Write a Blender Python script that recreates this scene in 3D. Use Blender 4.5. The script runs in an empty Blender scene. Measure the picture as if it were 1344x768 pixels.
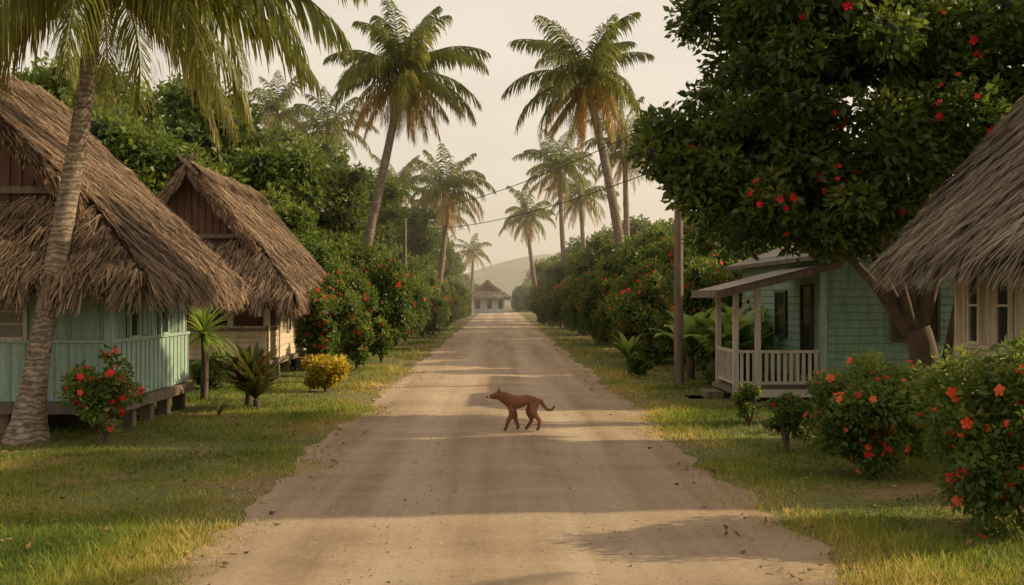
import bpy, math, random
import numpy as np
from mathutils import Vector
rng=np.random.default_rng(7); random.seed(7)
scene=bpy.context.scene
# ---------------------------------------------------------------- helpers
def link(o,parent=None):
    scene.collection.objects.link(o)
    if parent: o.parent=parent
    return o
def empty(name,loc=(0,0,0)):
    e=bpy.data.objects.new(name,None); e.empty_display_size=0.3; e.location=loc
    return link(e)
def mesh_arr(name,V,F,mats,rnd=None,smooth=False,midx=None):
    V=np.asarray(V,dtype=np.float32); F=np.asarray(F,dtype=np.int32)
    me=bpy.data.meshes.new(name); n=len(V); m,k=F.shape
    me.vertices.add(n); me.vertices.foreach_set("co",V.ravel())
    me.loops.add(m*k); me.loops.foreach_set("vertex_index",F.ravel())
    me.polygons.add(m); me.polygons.foreach_set("loop_start",np.arange(0,m*k,k,dtype=np.int32))
    for mt in (mats if isinstance(mats,list) else [mats]): me.materials.append(mt)
    me.update(calc_edges=True)
    if smooth: me.polygons.foreach_set("use_smooth",np.ones(m,dtype=bool))
    if midx is not None: me.polygons.foreach_set("material_index",np.asarray(midx,dtype=np.int32))
    if rnd is not None:
        a=me.attributes.new("rnd",'FLOAT','POINT'); a.data.foreach_set("value",np.asarray(rnd,dtype=np.float32))
    return me
def obj(name,me,parent=None,loc=(0,0,0)):
    o=bpy.data.objects.new(name,me); o.location=loc
    return link(o,parent)
def unit(v): return v/np.maximum(np.linalg.norm(v,axis=-1,keepdims=True),1e-9)
class B:
    def __init__(s): s.v=[];s.f=[];s.m=[];s.mats=[]
    def mi(s,m):
        if m not in s.mats: s.mats.append(m)
        return s.mats.index(m)
    def box(s,x0,x1,y0,y1,z0,z1,m):
        if x0>x1:x0,x1=x1,x0
        if y0>y1:y0,y1=y1,y0
        b=len(s.v); s.v+=[(x0,y0,z0),(x1,y0,z0),(x1,y1,z0),(x0,y1,z0),(x0,y0,z1),(x1,y0,z1),(x1,y1,z1),(x0,y1,z1)]
        for f in [(0,3,2,1),(4,5,6,7),(0,1,5,4),(1,2,6,5),(2,3,7,6),(3,0,4,7)]:
            s.f.append(tuple(b+i for i in f)); s.m.append(s.mi(m))
    def poly(s,pts,m):
        b=len(s.v); s.v+=[tuple(p) for p in pts]; s.f.append(tuple(range(b,b+len(pts)))); s.m.append(s.mi(m))
    def beam(s,p,q,w,h,m):
        p=Vector(p);q=Vector(q);d=(q-p).normalized()
        up=Vector((0,0,1)) if abs(d.z)<.9 else Vector((0,1,0))
        sd=d.cross(up).normalized()*w/2; u=sd.cross(d).normalized()*h/2
        b=len(s.v)
        for c in (p,q):
            for a,e in((-1,-1),(1,-1),(1,1),(-1,1)): s.v.append(tuple(c+sd*a+u*e))
        for f in [(0,1,2,3),(7,6,5,4),(0,4,5,1),(1,5,6,2),(2,6,7,3),(3,7,4,0)]:
            s.f.append(tuple(b+i for i in f)); s.m.append(s.mi(m))
    def make(s,name,parent=None):
        me=bpy.data.meshes.new(name); me.from_pydata(s.v,[],s.f)
        for m in s.mats: me.materials.append(m)
        me.polygons.foreach_set("material_index",s.m); me.update()
        return obj(name,me,parent)
def tube(P,R,n=10):
    P=np.array(P,float);R=np.array(R,float)
    T=np.gradient(P,axis=0); T=unit(T)
    ref=np.array([0,1,0.]) 
    S=unit(np.cross(T,ref)); U=np.cross(S,T)
    a=np.linspace(0,2*np.pi,n,endpoint=False)
    V=P[:,None]+R[:,None,None]*(np.cos(a)[None,:,None]*S[:,None]+np.sin(a)[None,:,None]*U[:,None])
    k=len(P); V=V.reshape(-1,3)
    i,j=np.meshgrid(np.arange(k-1),np.arange(n),indexing='ij'); j2=(j+1)%n
    F=np.stack([i*n+j,i*n+j2,(i+1)*n+j2,(i+1)*n+j],-1).reshape(-1,4)
    return V,F
def spline(pts,k=24):
    pts=np.array(pts,float); t=np.linspace(0,1,len(pts)); tt=np.linspace(0,1,k)
    if len(pts)<3: return np.stack([np.interp(tt,t,pts[:,i]) for i in range(pts.shape[1])],-1)
    deg=min(3,len(pts)-1)
    return np.stack([np.polyval(np.polyfit(t,pts[:,i],deg),tt) for i in range(pts.shape[1])],-1)
def merge(parts):
    Vs=[];Fs=[];b=0;Rs=[]
    for p in parts:
        Vs.append(p[0]);Fs.append(p[1]+b);b+=len(p[0])
        if len(p)>2: Rs.append(p[2])
    return np.concatenate(Vs),np.concatenate(Fs),(np.concatenate(Rs) if Rs else None)
# ---------------------------------------------------------------- materials
def newmat(name):
    m=bpy.data.materials.new(name); m.use_nodes=True; nt=m.node_tree
    b=nt.nodes["Principled BSDF"]; return m,nt,b
def N(nt,t,**k):
    n=nt.nodes.new(t)
    for a,v in k.items(): setattr(n,a,v)
    return n
def ramp(nt,stops,interp='LINEAR'):
    r=N(nt,'ShaderNodeValToRGB'); e=r.color_ramp; e.interpolation=interp
    while len(e.elements)<len(stops): e.elements.new(0.5)
    for el,(p,c) in zip(e.elements,stops): el.position=p; el.color=(*c,1) if len(c)==3 else c
    return r
def noise(nt,scale,detail=4,rough=.55,vec=None,obj_co=True):
    n=N(nt,'ShaderNodeTexNoise'); n.inputs['Scale'].default_value=scale; n.inputs['Detail'].default_value=detail; n.inputs['Roughness'].default_value=rough
    if vec is not None: nt.links.new(vec,n.inputs['Vector'])
    return n
def pos(nt,sc=(1,1,1)):
    g=N(nt,'ShaderNodeNewGeometry'); mp=N(nt,'ShaderNodeMapping'); mp.inputs['Scale'].default_value=sc
    nt.links.new(g.outputs['Position'],mp.inputs['Vector']); return mp.outputs[0]
def bump(nt,b,src,strength=.4,dist=.02):
    bp=N(nt,'ShaderNodeBump'); bp.inputs['Strength'].default_value=strength; bp.inputs['Distance'].default_value=dist
    nt.links.new(src,bp.inputs['Height']); nt.links.new(bp.outputs[0],b.inputs['Normal'])
def leafmat(name,cols,trans=.3,rough=.5,tc=None):
    m,nt,b=newmat(name)
    at=N(nt,'ShaderNodeAttribute',attribute_name='rnd')
    r=ramp(nt,[(i/(len(cols)-1),c) for i,c in enumerate(cols)]); nt.links.new(at.outputs['Fac'],r.inputs[0])
    nz=noise(nt,.9,3,vec=pos(nt)); hs=N(nt,'ShaderNodeHueSaturation')
    mr=N(nt,'ShaderNodeMapRange'); mr.inputs[1].default_value=.3;mr.inputs[2].default_value=.7;mr.inputs[3].default_value=.7;mr.inputs[4].default_value=1.35
    nt.links.new(nz.outputs[0],mr.inputs[0]); nt.links.new(mr.outputs[0],hs.inputs['Value']); nt.links.new(r.outputs[0],hs.inputs['Color'])
    nt.links.new(hs.outputs[0],b.inputs['Base Color']); b.inputs['Roughness'].default_value=rough; b.inputs['Specular IOR Level'].default_value=.35
    tr=N(nt,'ShaderNodeBsdfTranslucent'); mx=N(nt,'ShaderNodeMixShader'); mx.inputs[0].default_value=trans
    h2=N(nt,'ShaderNodeHueSaturation'); h2.inputs['Value'].default_value=1.8; h2.inputs['Hue'].default_value=.483
    nt.links.new(hs.outputs[0],h2.inputs['Color']); nt.links.new(h2.outputs[0],tr.inputs['Color'])
    nt.links.new(b.outputs[0],mx.inputs[1]); nt.links.new(tr.outputs[0],mx.inputs[2])
    nt.links.new(mx.outputs[0],nt.nodes['Material Output'].inputs[0]); return m
def plain(name,c,rough=.7,var=.25,scale=6,sc=(1,1,1),bmp=.2,metal=0):
    m,nt,b=newmat(name); nz=noise(nt,scale,5,vec=pos(nt,sc))
    lo=tuple(x*(1-var) for x in c); hi=tuple(min(1,x*(1+var*.6)) for x in c)
    r=ramp(nt,[(.3,lo),(.7,hi)]); nt.links.new(nz.outputs[0],r.inputs[0]); nt.links.new(r.outputs[0],b.inputs['Base Color'])
    b.inputs['Roughness'].default_value=rough; b.inputs['Metallic'].default_value=metal
    if bmp: bump(nt,b,nz.outputs[0],bmp,.01)
    return m
def painted(name,c,dirt=(.2,.15,.1)):
    m,nt,b=newmat(name)
    n1=noise(nt,5,6,.65,vec=pos(nt,(3,3,.35))); r=ramp(nt,[(.35,tuple(x*.68 for x in c)),(.6,c)])
    nt.links.new(n1.outputs[0],r.inputs[0])
    n2=noise(nt,3.2,6,.7,vec=pos(nt)); r2=ramp(nt,[(.52,(0,0,0)),(.78,(.7,.7,.7))]); nt.links.new(n2.outputs[0],r2.inputs[0])
    mx=N(nt,'ShaderNodeMixRGB'); nt.links.new(r2.outputs[0],mx.inputs[0]); nt.links.new(r.outputs[0],mx.inputs[1]); mx.inputs[2].default_value=(*dirt,1)
    nt.links.new(mx.outputs[0],b.inputs['Base Color']); b.inputs['Roughness'].default_value=.65; bump(nt,b,n1.outputs[0],.15,.005)
    return m
M_mint=painted('mint_paint',(.28,.40,.325),(.2,.22,.16)); M_mint2=painted('mint_paint_light',(.33,.46,.38),(.22,.25,.19))
M_sea=painted('green_paint',(.21,.34,.25),(.14,.18,.11)); M_cream=painted('cream_paint',(.60,.49,.35),(.34,.25,.16)); M_cream2=painted('cream_trim',(.70,.60,.46),(.4,.32,.22))
M_pink=painted('pink_paint',(.45,.25,.19),(.25,.15,.1)); M_white=painted('offwhite_paint',(.56,.51,.43),(.3,.25,.18))
M_dwood=plain('dark_wood',(.075,.05,.035),.8,.4,8,(1,1,.3)); M_gwood=plain('weathered_wood',(.17,.13,.095),.85,.4,10,(1,1,.2),.4)
M_rwood=plain('red_brown_boards',(.14,.065,.04),.8,.4,8,(2,2,.3)); M_glass=plain('window_glass',(.025,.03,.03),.12,.2,3,bmp=0)
M_curt=plain('louvre',(.20,.17,.13),.6,.3,5); M_iron=plain('roof_iron',(.13,.10,.08),.65,.4,4,bmp=.2)
def thatchmat(name,cols): return leafmat(name,cols,.05,.85)
M_thatch=thatchmat('thatch',[(.06,.038,.023),(.17,.115,.073),(.30,.205,.13),(.50,.36,.24)])
M_thatchg=thatchmat('thatch_grey',[(.09,.07,.055),(.22,.18,.14),(.33,.27,.21),(.50,.42,.33)])
M_tbase=plain('thatch_underlay',(.075,.053,.038),.95,.4,20)
M_leaf=leafmat('leaf_broad',[(.030,.052,.010),(.065,.11,.018),(.12,.165,.028),(.21,.235,.045)],.42,.45)
M_leafd=leafmat('leaf_dark',[(.024,.046,.010),(.052,.09,.015),(.10,.145,.022),(.18,.21,.035)],.42,.42)
M_leafh=leafmat('leaf_hibiscus',[(.032,.06,.012),(.065,.115,.020),(.12,.17,.03),(.22,.245,.045)],.42,.45)
M_leafy=leafmat('leaf_croton',[(.12,.12,.015),(.30,.25,.02),(.45,.35,.03),(.5,.42,.06)],.35,.5)
M_leafb=leafmat('leaf_banana',[(.09,.14,.02),(.14,.22,.035),(.22,.29,.05)],.42,.45)
M_leafc=leafmat('leaf_cordyline',[(.035,.055,.012),(.085,.11,.02),(.16,.16,.03),(.18,.06,.03)],.32,.4)
M_frond=leafmat('palm_frond',[(.055,.075,.016),(.11,.135,.025),(.19,.195,.04),(.31,.24,.06),(.40,.23,.07)],.45,.42)
M_grass=leafmat('grass_blades',[(.055,.10,.013),(.11,.165,.022),(.22,.235,.035),(.38,.32,.08),(.48,.38,.14)],.4,.6)
M_core=plain('light_blocker_green',(.018,.032,.009),.9,.5,6)  # dark filler hidden in the crowns so light does not pass through
M_flower=leafmat('hibiscus_petals',[(.62,.010,.012),(.80,.03,.02),(.88,.10,.035)],.35,.5)
M_flowero=leafmat('hibiscus_petals_coral',[(.72,.03,.015),(.85,.10,.035),(.88,.20,.07)],.35,.5)
M_litter=leafmat('dry_leaves',[(.10,.055,.025),(.22,.13,.05),(.35,.24,.09)],.1,.8)
M_trunk,nt,b=newmat('palm_bark')
w=N(nt,'ShaderNodeTexWave'); w.wave_type='BANDS'; w.bands_direction='Z'; w.inputs['Scale'].default_value=4.2; w.inputs['Distortion'].default_value=9; w.inputs['Detail'].default_value=4; w.inputs['Detail Scale'].default_value=2.2
nt.links.new(pos(nt,(.6,.6,1)),w.inputs[0]); n1=noise(nt,9,7,.75,vec=pos(nt)); mxx=N(nt,'ShaderNodeMixRGB'); mxx.inputs[0].default_value=.8
nt.links.new(w.outputs[1],mxx.inputs[1]); nt.links.new(n1.outputs[0],mxx.inputs[2])
r=ramp(nt,[(.3,(.08,.058,.04)),(.5,(.21,.16,.115)),(.68,(.38,.32,.25))]); nt.links.new(mxx.outputs[0],r.inputs[0]); nt.links.new(r.outputs[0],b.inputs['Base Color']); b.inputs['Roughness'].default_value=.9; bump(nt,b,mxx.outputs[0],.8,.03)
M_bark=plain('tree_bark',(.10,.07,.05),.9,.5,9,(1,1,.4),.6)
M_nut=plain('coconut',(.22,.19,.05),.5,.3,6)
# ground
M_ground,nt,b=newmat('grass_ground')
p=pos(nt); a1=noise(nt,.55,6,.6,vec=p); a2=noise(nt,14,6,.7,vec=p)
r1=ramp(nt,[(.32,(.085,.12,.02)),(.47,(.14,.155,.035)),(.58,(.23,.17,.075)),(.7,(.28,.20,.115))]); nt.links.new(a1.outputs[0],r1.inputs[0])
r2=ramp(nt,[(.3,(.5,.48,.45)),(.7,(1.25,1.2,1.1))]); nt.links.new(a2.outputs[0],r2.inputs[0])
mm=N(nt,'ShaderNodeMixRGB',blend_type='MULTIPLY'); mm.inputs[0].default_value=1; nt.links.new(r1.outputs[0],mm.inputs[1]); nt.links.new(r2.outputs[0],mm.inputs[2])
nt.links.new(mm.outputs[0],b.inputs['Base Color']); b.inputs['Roughness'].default_value=.95; bump(nt,b,a2.outputs[0],.8,.04)
# road
M_road,nt,b=newmat('dirt')
p=pos(nt); pl=pos(nt,(1,.05,1)); ps=pos(nt,(.35,1,1))
l1=noise(nt,2.1,5,.6,vec=pl); l2=noise(nt,1.1,5,.65,vec=ps); l3=noise(nt,20,9,.8,vec=p); l4=noise(nt,160,3,.6,vec=p)
def mixn(a,bb,f):
    q=N(nt,'ShaderNodeMixRGB'); q.inputs[0].default_value=f; nt.links.new(a,q.inputs[1]); nt.links.new(bb,q.inputs[2]); return q.outputs[0]
q=mixn(mixn(l1.outputs[0],l2.outputs[0],.4),l3.outputs[0],.32)
sx=N(nt,'ShaderNodeSeparateXYZ'); nt.links.new(p,sx.inputs[0])
def mth(op,a,bv):
    n_=N(nt,'ShaderNodeMath',operation=op)
    for i_,v_ in enumerate((a,bv)):
        if v_ is None: continue
        if isinstance(v_,(int,float)): n_.inputs[i_].default_value=v_
        else: nt.links.new(v_,n_.inputs[i_])
    return n_.outputs[0]
wob=mth('MULTIPLY',mth('SUBTRACT',l2.outputs[0],.5),.5)
tx=mth('ABSOLUTE',mth('SUBTRACT',mth('ABSOLUTE',mth('ADD',sx.outputs[0],wob),None),.85),None)
mr=N(nt,'ShaderNodeMapRange'); mr.interpolation_type='SMOOTHSTEP'; nt.links.new(tx,mr.inputs[0]); mr.inputs[1].default_value=.1; mr.inputs[2].default_value=.5; mr.inputs[3].default_value=.05; mr.inputs[4].default_value=-.015
q=mth('ADD',q,mr.outputs[0])
r=ramp(nt,[(.37,(.28,.19,.12)),(.46,(.42,.305,.20)),(.55,(.53,.405,.28)),(.66,(.65,.52,.38))]); nt.links.new(q,r.inputs[0])
vv=N(nt,'ShaderNodeTexVoronoi'); vv.inputs['Scale'].default_value=48; nt.links.new(p,vv.inputs[0]); rv=ramp(nt,[(.0,(.55,.53,.5)),(.35,(1,1,1))]); nt.links.new(vv.outputs[0],rv.inputs[0])
m3=N(nt,'ShaderNodeMixRGB',blend_type='MULTIPLY'); m3.inputs[0].default_value=.6; nt.links.new(r.outputs[0],m3.inputs[1]); nt.links.new(rv.outputs[0],m3.inputs[2])
nt.links.new(m3.outputs[0],b.inputs['Base Color']); b.inputs['Roughness'].default_value=.93
bump(nt,b,mixn(l3.outputs[0],l4.outputs[0],.4),1,.035)
M_peb=leafmat('pebbles',[(.18,.12,.08),(.34,.25,.17),(.48,.39,.29)],0,.9)
# ---------------------------------------------------------------- ground & road
def grid(name,xs,ys,zf,mat):
    X,Y=np.meshgrid(xs,ys,indexing='ij'); Z=zf(X,Y); V=np.stack([X,Y,Z],-1).reshape(-1,3)
    nx,ny=len(xs),len(ys); i,j=np.meshgrid(np.arange(nx-1),np.arange(ny-1),indexing='ij')
    F=np.stack([i*ny+j,(i+1)*ny+j,(i+1)*ny+j+1,i*ny+j+1],-1).reshape(-1,4)
    return obj(name,mesh_arr(name,V,F,mat,smooth=True))
grid('ground',np.array([-900,-200,-60,-20,-5,0,5,20,60,200,900.]),np.array([-60,0,20,60,150,400,1500.]),lambda x,y:x*0,M_ground)
def edgeL(y): return -2.18+.08*np.sin(y*.83)+.05*np.sin(y*2.3+1)+.05*np.sin(y*5.3+np.sin(y*3))+.02*np.sin(y*13)
def edgeR(y): return 2.20+.08*np.sin(y*.71+2)+.05*np.sin(y*2.7)+.05*np.sin(y*5.9+.5+np.sin(y*2.2))+.02*np.sin(y*11.7)
ys=np.concatenate([np.arange(-15,40,.12),np.arange(40,124,1.)])
us=np.linspace(0,1,25); V=[];
for y in ys:
    for u in us:
        x=edgeL(y)*(1-u)+edgeR(y)*u
        z=.005+ .023*(1-(2*u-1)**4)-.012*(math.exp(-((x-.85)/.3)**2)+math.exp(-((x+.8)/.3)**2))
        V.append((x,y,z))
ny,nx=len(ys),len(us); i,j=np.meshgrid(np.arange(ny-1),np.arange(nx-1),indexing='ij')
F=np.stack([i*nx+j,i*nx+j+1,(i+1)*nx+j+1,(i+1)*nx+j],-1).reshape(-1,4)
obj('dirt_road',mesh_arr('dirt_road',V,F,M_road,smooth=True))
n=14000; py=np.exp(rng.uniform(np.log(5),np.log(35),n)); 
pe=rng.random(n); px=np.where(pe<.45,rng.uniform(-2.2,2.2,n),np.where(pe<.6,rng.normal(0,.25,n),np.where(rng.random(n)<.5,-1,1)*rng.normal(2.0,.28,n)))
s=rng.gamma(1.6,.0022,n)+.002; s=np.minimum(s,.018)
oct_=np.array([[1,0,0],[0,1,0],[-1,0,0],[0,-1,0],[0,0,.7],[0,0,-.7]],float)
V=(oct_[None]*rng.uniform(.7,1.3,(n,6,1)))*s[:,None,None]; V[:,:,0]+=px[:,None];V[:,:,1]+=py[:,None];V[:,:,2]+=(.006+.018*(1-np.minimum(1,np.abs(px)/2.1)**4))[:,None]
f=np.array([[0,1,4],[1,2,4],[2,3,4],[3,0,4],[1,0,5],[2,1,5],[3,2,5],[0,3,5]]); F=(f[None]+6*np.arange(n)[:,None,None]).reshape(-1,3)
obj('road_gravel',mesh_arr('gravel',V.reshape(-1,3),F,M_peb,rnd=np.repeat(rng.random(n),6)))
def fbm(x,y):
    return (np.sin(x*1.1+2*np.sin(y*.7))+np.sin(y*1.3+1.7*np.sin(x*.9+1))+.5*np.sin(x*3.1+y*2.3)+.5*np.sin(y*4.1-x*2.9)+.4*np.sin(x*7.3+3*np.sin(y*5)))/3
def grass(n,y0,y1,hmul,wmul):
    y=np.exp(rng.uniform(np.log(y0),np.log(y1),n)); sd=np.where(rng.random(n)<.5,-1,1)
    off=rng.random(n)**1.25*(.52*y+1.5); eL=edgeL(y);eR=edgeR(y)
    x=np.where(sd<0,eL+.45-off,eR-.45+off)
    d=np.where(sd<0,eL-x,x-eR)
    fb=fbm(x,y); keep=rng.random(n)< .60+.75*fb
    pr=np.clip((d+.45+.28*fb)/.8,0,1)**2; keep&=rng.random(n)<pr
    rr=((x+3.5)/1.2)**2+((y-12.9)/.5)**2; keep&=~((rr<1)&(rng.random(n)<.8*(1-rr)+.2))
    x,y,d,fb=x[keep],y[keep],d[keep],fb[keep]; n=len(x)
    h=rng.uniform(.020,.055,n)*hmul*(1+.5*fb)*(1+1.1*np.exp(-((d-.45)/.4)**2)*(rng.random(n)<.35))
    wd=rng.uniform(.004,.008,n)*wmul*(y/9)**.5
    a=rng.uniform(0,2*np.pi,n); ln=rng.uniform(.1,1.0,n)*h; la=rng.uniform(0,2*np.pi,n)
    bs=np.stack([x,y,np.zeros(n)],-1); sdv=np.stack([np.cos(a),np.sin(a),0*a],-1)*wd[:,None]
    tip=bs+np.stack([np.cos(la)*ln,np.sin(la)*ln,h],-1)
    V=np.stack([bs-sdv,bs+sdv,tip],1).reshape(-1,3); F=np.arange(3*n).reshape(-1,3)
    f2=np.sin(x*.8+y*.45+1)*np.sin(y*.6-x*.3)+.4*np.sin(x*2.1-y*1.7)
    c=np.clip(.28-.14*fb+.22*f2+rng.normal(0,.15,n)+.42*np.exp(-(np.maximum(d,0)/.7)**2)+.08*(y<10),0,1)  # dry straw by the road; near blades also tinted as painted golden sunlight
    return V,F,np.repeat(c,3)
V,F,R=merge([grass(430000,4.5,22,1,1),grass(140000,18,70,1.3,1.6)])
obj('grass',mesh_arr('grass',V,F,M_grass,rnd=R))
# ---------------------------------------------------------------- foliage
def rdir(n): return unit(rng.normal(size=(n,3)))
def leaves(C,D,L,W,cup=.18):
    n=len(C); S=unit(np.cross(D,rdir(n))); U=np.cross(S,D)
    L=np.broadcast_to(L,(n,))[:,None];W=np.broadcast_to(W,(n,))[:,None]
    v0=C; v1=C+D*L*.45+S*W*.5+U*W*cup; v2=C+D*L-U*L*.12; v3=C+D*L*.45-S*W*.5+U*W*cup
    return np.stack([v0,v1,v2,v3],1).reshape(-1,3),np.arange(4*n).reshape(-1,4)
# fallen dry leaves on the verges
n=1100; y=np.exp(rng.uniform(np.log(5.5),np.log(26),n)); sgn=np.where(rng.random(n)<.55,-1,1); x=sgn*(1.7+rng.random(n)**1.3*(.45*y+1))
D=rdir(n); D[:,2]*=.2; D=unit(D); V,F=leaves(np.stack([x,y,np.full(n,.035)],-1),D,rng.uniform(.03,.10,n),rng.uniform(.015,.04,n),.3); V[:,2]=np.maximum(V[:,2],.012)
obj('fallen_leaves',mesh_arr('fallen_leaves',V,F,M_litter,rnd=np.repeat(rng.random(n),4)))
def crown(blobs,nleaf,L,W,clip=True):
    bl=np.array(blobs); wts=bl[:,3]**2; wts/=wts.sum(); idx=rng.choice(len(bl),nleaf,p=wts)
    d=rdir(nleaf); rr=rng.uniform(.5,1.12,nleaf)[:,None]
    C=bl[idx,:3]+d*rr*bl[idx,3:4]*np.array([1,1,.85])
    if clip: C[:,2]=np.maximum(C[:,2],.03)
    D=unit(d*.7+rng.normal(size=(nleaf,3))*.55+np.array([0,0,-.12]))
    Ls=L*rng.uniform(.6,1.25,nleaf); V,F=leaves(C,D,Ls,Ls*W)
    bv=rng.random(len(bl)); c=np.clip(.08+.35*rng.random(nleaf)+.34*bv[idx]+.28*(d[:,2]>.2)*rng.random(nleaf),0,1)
    return V,F,np.repeat(c,4)
def blobset(c,r,n,br,flat=1.0,shell=.5):
    c=np.array(c,float); r=np.array(r,float); d=rdir(n); t=rng.uniform(shell,1,n)[:,None]
    P=c+d*t*(r*.85); R=rng.uniform(*br,n)
    return np.concatenate([P,R[:,None]],1)
def flowers(blobs,n,size,bias=(-.3,-.8,.3)):
    bl=np.array(blobs); idx=rng.integers(0,len(bl),n); d=unit(rdir(n)+np.array(bias)*.7)
    C=bl[idx,:3]+d*bl[idx,3:4]*1.14
    parts=[];
    s=size*rng.uniform(.55,1.25,n); A=unit(np.cross(d,rdir(n))); Bv=np.cross(d,A); rr=rng.random(n)
    for k in range(5):
        an=k*2*np.pi/5; o=A*math.cos(an)+Bv*math.sin(an); sdv=-A*math.sin(an)+Bv*math.cos(an)
        S=s[:,None]; v0=C; v1=C+o*S*.36+sdv*S*.22+d*S*.2; v2=C+o*S*.58+d*S*.05; v3=C+o*S*.36-sdv*S*.22+d*S*.12
        parts.append((np.stack([v0,v1,v2,v3],1).reshape(-1,3),np.arange(4*n).reshape(-1,4),np.repeat(rr,4)))
    return merge(parts)
def core_mesh(blobs,f=.62,clip=True):  # solid lumps added inside a crown to block light, not leaves
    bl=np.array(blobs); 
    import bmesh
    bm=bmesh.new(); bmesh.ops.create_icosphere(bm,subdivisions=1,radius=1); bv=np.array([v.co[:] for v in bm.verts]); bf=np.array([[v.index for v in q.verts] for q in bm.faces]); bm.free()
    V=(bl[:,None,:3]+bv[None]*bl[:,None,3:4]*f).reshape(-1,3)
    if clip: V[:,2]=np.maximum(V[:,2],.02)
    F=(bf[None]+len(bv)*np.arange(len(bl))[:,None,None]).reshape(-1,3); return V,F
def limbs(base,targets,r0):
    parts=[]
    for tg in targets:
        b0=np.array(base,float);t=np.array(tg,float);m=b0*.45+t*.55; m[:2]=b0[:2]*.62+t[:2]*.38; m+=rng.normal(0,.08,3)*min(1,np.linalg.norm(t-b0))
        k=12; P=spline([b0,b0*.7+m*.3,m,t],k); parts.append(tube(P,np.linspace(r0,r0*.22,k)*rng.uniform(.8,1.1),8))
    V,F,_=merge(parts); return V,F
protos=[]
for k in range(5):
    bl=np.concatenate([blobset((0,0,0),(1,1,.9),54,(.11,.30),shell=.5),blobset((0,0,0),(.6,.6,.55),12,(.25,.4),shell=.1)])
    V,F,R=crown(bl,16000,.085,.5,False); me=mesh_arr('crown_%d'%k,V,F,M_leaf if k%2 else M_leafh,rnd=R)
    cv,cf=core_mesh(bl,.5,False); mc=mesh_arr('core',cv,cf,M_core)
    fv,ff,fr=flowers(bl,115,.08); mf=mesh_arr('flowers',fv,ff,M_flower,rnd=fr)
    protos.append((me,mc,mf,bl))
def trunkmesh():
    V,F=limbs((0,0,0),[(.1,.1,1),(-.35,.1,.85),(.35,-.15,.9),(.0,-.3,.8)],.05); return mesh_arr('trunk',V,F,M_bark,smooth=True)
tm=trunkmesh()
def tree(name,x,y,z,r,rz=None,flow=False,k=None):
    rz=rz or r; e=empty(name,(x,y,0)); k=rng.integers(5) if k is None else k; pr=protos[k]
    a=rng.uniform(0,6.28) if not flow else rng.uniform(-.7,.7)
    for nm,me in (('crown',pr[0]),('crown_light_blocker',pr[1]))+((('flowers',pr[2]),) if flow else ()):
        o=obj(nm,me,e,(0,0,z)); o.scale=(r,r,rz); o.rotation_euler=(0,0,a)
    t=obj('trunk',tm,e,(0,0,0)); s=min(r,1.0) if flow else r; t.scale=(s,s,max(z,.3)); 
    return e
for x,y,z,r in [(-11.2,32,5.0,3.3),(-10.6,38,7.0,3.2),(-8.1,36,4.9,2.7),(-7.0,42,5.2,2.7),(-14.5,36,7,3.6),(-6.6,50,6.3,2.6),(-12.5,26,3.6,2.4),(-9.5,48,7.2,3.0),(-5.6,60,5.0,2.4),(-5.0,74,4.6,2.4),(-5.2,90,4.4,2.6),(-5.8,106,4.2,2.8),(-9,66,6,3.2),(-17,44,8,4),
               (-6.4,32.5,3.2,1.9),(-7.5,31,2.4,2.1),(-5.9,37,2.8,2.0),(-6.2,46,3.4,2.3),(-10,33,2.4,2.4),(-9,42,3,2.9),(-14,30,2.6,2.6),(-5.6,54,2.8,2.2),(-13,42,3.5,3.4),(-18,30,4,3.6),(-6,68,3,2.6),(-5.8,82,3,2.6),(-6.4,98,3,3)]:
    tree('broadleaf_tree',x,y,z,r,r*rng.uniform(.9,1.1))
for x,y,z,r in [(5.5,38,2.7,2.0),(5.2,48,3.0,2.2),(4.9,60,3.1,2.2),(4.8,72,3.2,2.3),(5,86,3.4,2.6),(5.6,102,3.8,3.0),(8.4,44,3.6,2.8),(9.5,34,3.4,2.6),(9,60,4.2,3.0),(12,31,3.4,3),(15.5,26,4.0,3.2),(12.5,42,4.6,3.2),(7.6,78,4.4,3),(7,31,2.2,1.9),(7.2,52,2.8,2.6),(8,68,3,3)]:
    tree('broadleaf_tree',x,y,z,r,r*rng.uniform(.85,1.0))
for x,y,z,r,rz in [(-4.2,31,1.45,1.2,1.55),(-4.6,27.5,1.2,.9,1.3),(-3.9,35.5,1.6,1.3,1.7),(-3.8,39.5,1.5,1.25,1.6),(-3.7,43.5,1.6,1.3,1.7),(-3.6,48,1.6,1.3,1.7),(-3.5,53,1.5,1.3,1.6),(-3.5,59,1.5,1.4,1.6),(-3.4,66,1.5,1.4,1.6),(-3.3,74,1.5,1.5,1.6),(-3.3,83,1.5,1.5,1.6),(-3.4,94,1.5,1.6,1.6),
                   (4.2,28.8,1.35,1.25,1.5),(5.2,26.3,1.6,1.3,1.8),(4.2,32.3,1.45,1.25,1.6),(4.1,36,1.4,1.25,1.5),(4.0,40,1.6,1.3,1.7),(3.9,44.5,1.5,1.3,1.6),(3.9,49.5,1.6,1.35,1.7),(3.8,55,1.6,1.4,1.7),(3.7,62,1.6,1.4,1.7),(3.7,70,1.6,1.5,1.7),(3.7,79,1.6,1.6,1.7),(3.7,90,1.6,1.6,1.7),(3.8,102,1.7,1.7,1.8),(6.8,26.5,1.7,1.5,1.9),(5.4,30,2.0,1.5,2.0),(5.6,34,2.0,1.6,2.1)]:
    tree('hibiscus_bush',x+rng.normal(0,.15),y,z*rng.uniform(.85,1.1),r*rng.uniform(.85,1.1),rz,flow=True)
dt=empty('distant_trees',(0,130,0))
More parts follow.
